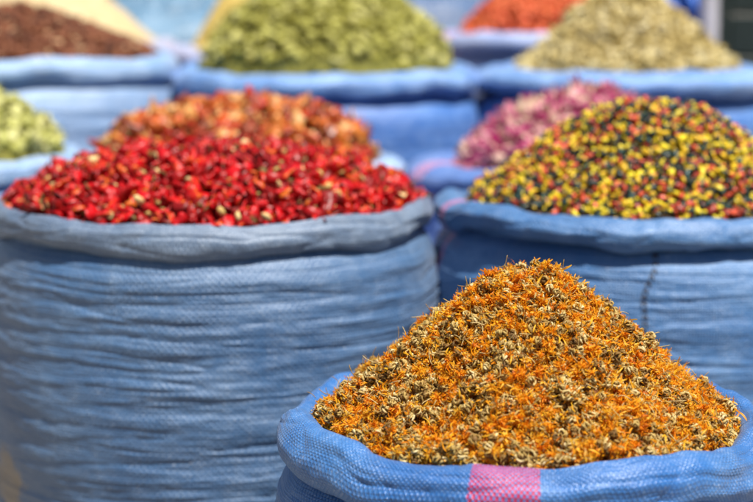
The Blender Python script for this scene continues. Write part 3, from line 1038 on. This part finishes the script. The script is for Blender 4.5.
# ---- closed sacks behind
def closed_sack(px, Y, R, H, seed, mat, label, neck=0.12, fold=2.2):
    c = at(px, 20, Y)
    nth, nz = 160, 110
    th = PI / 2 + np.arange(nth) / nth * 2 * PI
    t = np.linspace(0, 1, nz)
    z = H * t
    prof = np.where(t < 0.08, 0.88 + 0.12 * np.sin(t / 0.08 * PI / 2), 1.0) * (1 - 0.04 * t)
    k = np.clip((t - 0.68) / 0.24, 0, 1)
    prof = prof * (1 - (1 - neck / 1.0) * (k * k * (3 - 2 * k))) + np.clip((t - 0.92) / 0.08, 0, 1) * 0.22
    T_, I = np.meshgrid(th, np.arange(nz))
    Z = z[I]; r = R * prof[I]
    x, y = r * np.cos(T_), r * np.sin(T_)
    q = seed * 7.7
    wz = Z + 0.08 * perlin(x * 3 + q, y * 3, Z * 4)
    f = 0.012 * perlin(x * 3 + q, y * 3, wz * 8) + 0.006 * perlin(x * 6 + q, y * 6, wz * 22) - 0.010 * ridge(x * 3 - q, y * 3, wz * 9) ** 4
    pleat = 0.10 * np.cos(14 * T_ + 2 * perlin(2 * np.cos(T_), 2 * np.sin(T_), q)) * np.clip((I / nz - 0.72) / 0.2, 0, 1)
    r = r * (1 + pleat) + f * fold * 0.6
    V = np.stack([r * np.cos(T_), r * np.sin(T_), Z], -1).reshape(-1, 3)
    idx, cu, cv = grid_faces(nth, nz, True, False)
    uv = np.stack([cu / nth * 2 * PI * R, z[np.clip(cv, 0, nz - 1)]], -1)
    me = mesh_np('closed_sack', V, np.concatenate([np.full(len(idx), 4), [nth, nth]]),
                 np.concatenate([idx.ravel(), np.arange(nth)[::-1], np.arange((nz - 1) * nth, nz * nth)]), [mat],
                 uv=np.concatenate([uv.reshape(-1, 2), np.zeros((2 * nth, 2))]))
    o = obj('closed_sack', me)
    o.location = (c[0], c[1], 0.001)
    tag(o, label, 'sack', 'closed sacks standing at the back')
    return o


closed_sack(170, 5.15, 0.31, 1.16, 21, sack_material('woven_sky_blue', (0.05, 0.15, 0.26), (0.30, 0.48, 0.66), 0.6, (), 0.005),
            'creased light blue sack between the cream and yellow powders', fold=3.5)
closed_sack(425, 5.15, 0.33, 1.22, 22, sack_material('woven_steel_blue', (0.02, 0.075, 0.20), (0.05, 0.13, 0.28), 0.5, (), 0.005),
            'steel blue sack between the green pods and coral flakes')
closed_sack(634, 5.2, 0.30, 1.25, 23, sack_material('woven_vivid_blue', (0.015, 0.13, 0.62), (0.06, 0.22, 0.72), 0.4, (), 0.005),
            'vivid blue sack behind the straw coloured flowers, left of the pale post', fold=1.0)
closed_sack(870, 4.3, 0.33, 0.86, 24, sack_material('woven_mid_blue', (0.07, 0.2, 0.5), (0.24, 0.4, 0.68), 0.5, (), 0.005),
            'low blue sack at the right edge in front of the dark crate')


def box(T, c, d, m=0, bev=0.004):
    x, y, z = np.array(d) / 2
    v, f = [], []
    b = bev
    for sx in (-1, 1):
        for sy in (-1, 1):
            for sz in (-1, 1):
                v += [(c[0] + sx * x, c[1] + sy * (y - b), c[2] + sz * (z - b)),
                      (c[0] + sx * (x - b), c[1] + sy * y, c[2] + sz * (z - b)),
                      (c[0] + sx * (x - b), c[1] + sy * (y - b), c[2] + sz * z)]
    I = lambda sx, sy, sz, a: 3 * ((sx > 0) * 4 + (sy > 0) * 2 + (sz > 0)) + a
    f += [(I(1, -1, -1, 0), I(1, 1, -1, 0), I(1, 1, 1, 0), I(1, -1, 1, 0)), (I(-1, -1, -1, 0), I(-1, -1, 1, 0), I(-1, 1, 1, 0), I(-1, 1, -1, 0)),
          (I(-1, 1, -1, 1), I(-1, 1, 1, 1), I(1, 1, 1, 1), I(1, 1, -1, 1)), (I(-1, -1, -1, 1), I(1, -1, -1, 1), I(1, -1, 1, 1), I(-1, -1, 1, 1)),
          (I(-1, -1, 1, 2), I(1, -1, 1, 2), I(1, 1, 1, 2), I(-1, 1, 1, 2)), (I(-1, -1, -1, 2), I(-1, 1, -1, 2), I(1, 1, -1, 2), I(1, -1, -1, 2))]
    for a in (-1, 1):
        for e in (-1, 1):
            f += [(I(a, e, -1, 0), I(a, e, 1, 0), I(a, e, 1, 1), I(a, e, -1, 1)), (I(a, -1, e, 0), I(a, 1, e, 0), I(a, 1, e, 2), I(a, -1, e, 2)),
                  (I(-1, a, e, 1), I(1, a, e, 1), I(1, a, e, 2), I(-1, a, e, 2))]
            for g in (-1, 1):
                f.append((I(a, e, g, 0), I(a, e, g, 1), I(a, e, g, 2)))
    T.add(v, f, 0.5, m)


def from_boxes(name, boxes, mat, parent):
    T = Tpl()
    for c, d in boxes: box(T, c, d)
    T.done([mat])
    return obj(name, mesh_np(name, T.V, T.sizes, T.idx, [mat], T.M, smooth=False), parent)


M_dark = plain_material('dark_green_paint', (0.008, 0.016, 0.013), (0.02, 0.032, 0.026), 30, 0.5, 0.2)
M_post = plain_material('limewashed_wood', (0.42, 0.40, 0.42), (0.62, 0.60, 0.66), 18, 0.8, 0.5)
cr = bpy.data.objects.new('storage_crate', None); COL.objects.link(cr)
p = at(717, 30, 4.95)
cr.location = (p[0] + 0.30, p[1] + 0.25, 0)
tag(cr, 'dark green slatted crate standing at the top right corner', 'crate')
W2, D2, HH = 0.60, 0.46, 1.12
from_boxes('corner_post', [((sx * (W2 / 2 - 0.02), sy * (D2 / 2 - 0.02), HH / 2), (0.04, 0.04, HH)) for sx in (-1, 1) for sy in (-1, 1)], M_dark, cr)
from_boxes('side_slats', [((0, sy * (D2 / 2 - 0.02), 0.07 + k * 0.125), (W2 - 0.085, 0.022, 0.118)) for k in range(9) for sy in (-1, 1)]
           + [((sx * (W2 / 2 - 0.02), 0, 0.07 + k * 0.125), (0.022, D2 - 0.085, 0.118)) for k in range(9) for sx in (-1, 1)], M_dark, cr)
from_boxes('lid', [((0, 0, HH + 0.0125), (W2 + 0.02, D2 + 0.02, 0.022))], M_dark, cr)

p = at(707, 30, 4.9)
T = Tpl()
n = 24
tube(T, [(0.004 * math.sin(i * 0.8), 0.003 * math.cos(i * 1.1), i / n * 1.9) for i in range(n + 1)], [0.030 * (1 + 0.04 * math.sin(i * 1.7)) for i in range(n + 1)], 0.5, 0, 16, 0.02)
T.done([M_post])
po = obj('post', mesh_np('post', T.V, T.sizes, T.idx, [M_post], T.M))
po.location = (p[0], p[1], 0)
tag(po, 'pale whitewashed post between the vivid blue sack and the dark crate', 'post')

# ---- ground
M_ground = plain_material('market_paving', (0.16, 0.13, 0.10), (0.30, 0.26, 0.21), 9, 0.9, 0.6, 0.01)
n = 60
g = np.sinh(np.linspace(-5, 5, n)) / np.sinh(5) * 300
X, Y = np.meshgrid(g, g)
idx, _, _ = grid_faces(n, n, False, False)
me = mesh_np('ground', np.stack([X.ravel(), Y.ravel() + 3, np.zeros(n * n)], 1), np.full(len(idx), 4), idx.ravel(), [M_ground])
tag(obj('ground', me), kind='structure')

# ------------------------------------------------------------------ light
SUN = Vector((0.30, -0.38, 1.15)).normalized()
elev = math.asin(SUN.z)
sun = bpy.data.lights.new('sun', 'SUN')
sun.energy = 5.0
sun.angle = math.radians(1.5)
sun.color = (1.0, 0.95, 0.87)
so = bpy.data.objects.new('sun', sun)
COL.objects.link(so)
so.rotation_euler = SUN.to_track_quat('Z', 'Y').to_euler()
so.location = (2, -1, 5)
w = bpy.data.worlds.new('World')
SC.world = w
w.use_nodes = True
nt = w.node_tree
bg = nt.nodes.get('Background') or nt.nodes.new('ShaderNodeBackground')
sky = nt.nodes.new('ShaderNodeTexSky')
sky.sky_type = 'NISHITA'
sky.sun_disc = False
sky.sun_elevation = elev
sky.sun_rotation = math.atan2(SUN.x, SUN.y)
nt.links.new(sky.outputs[0], bg.inputs[0])
bg.inputs[1].default_value = 0.05

SC.view_settings.view_transform = 'Standard'
SC.view_settings.look = 'None'
SC.view_settings.exposure = 0.56
SC.view_settings.gamma = 1
SC.render.engine = 'CYCLES'
SC.cycles.use_denoising = True
SC.cycles.max_bounces = 6
SC.cycles.diffuse_bounces = 4
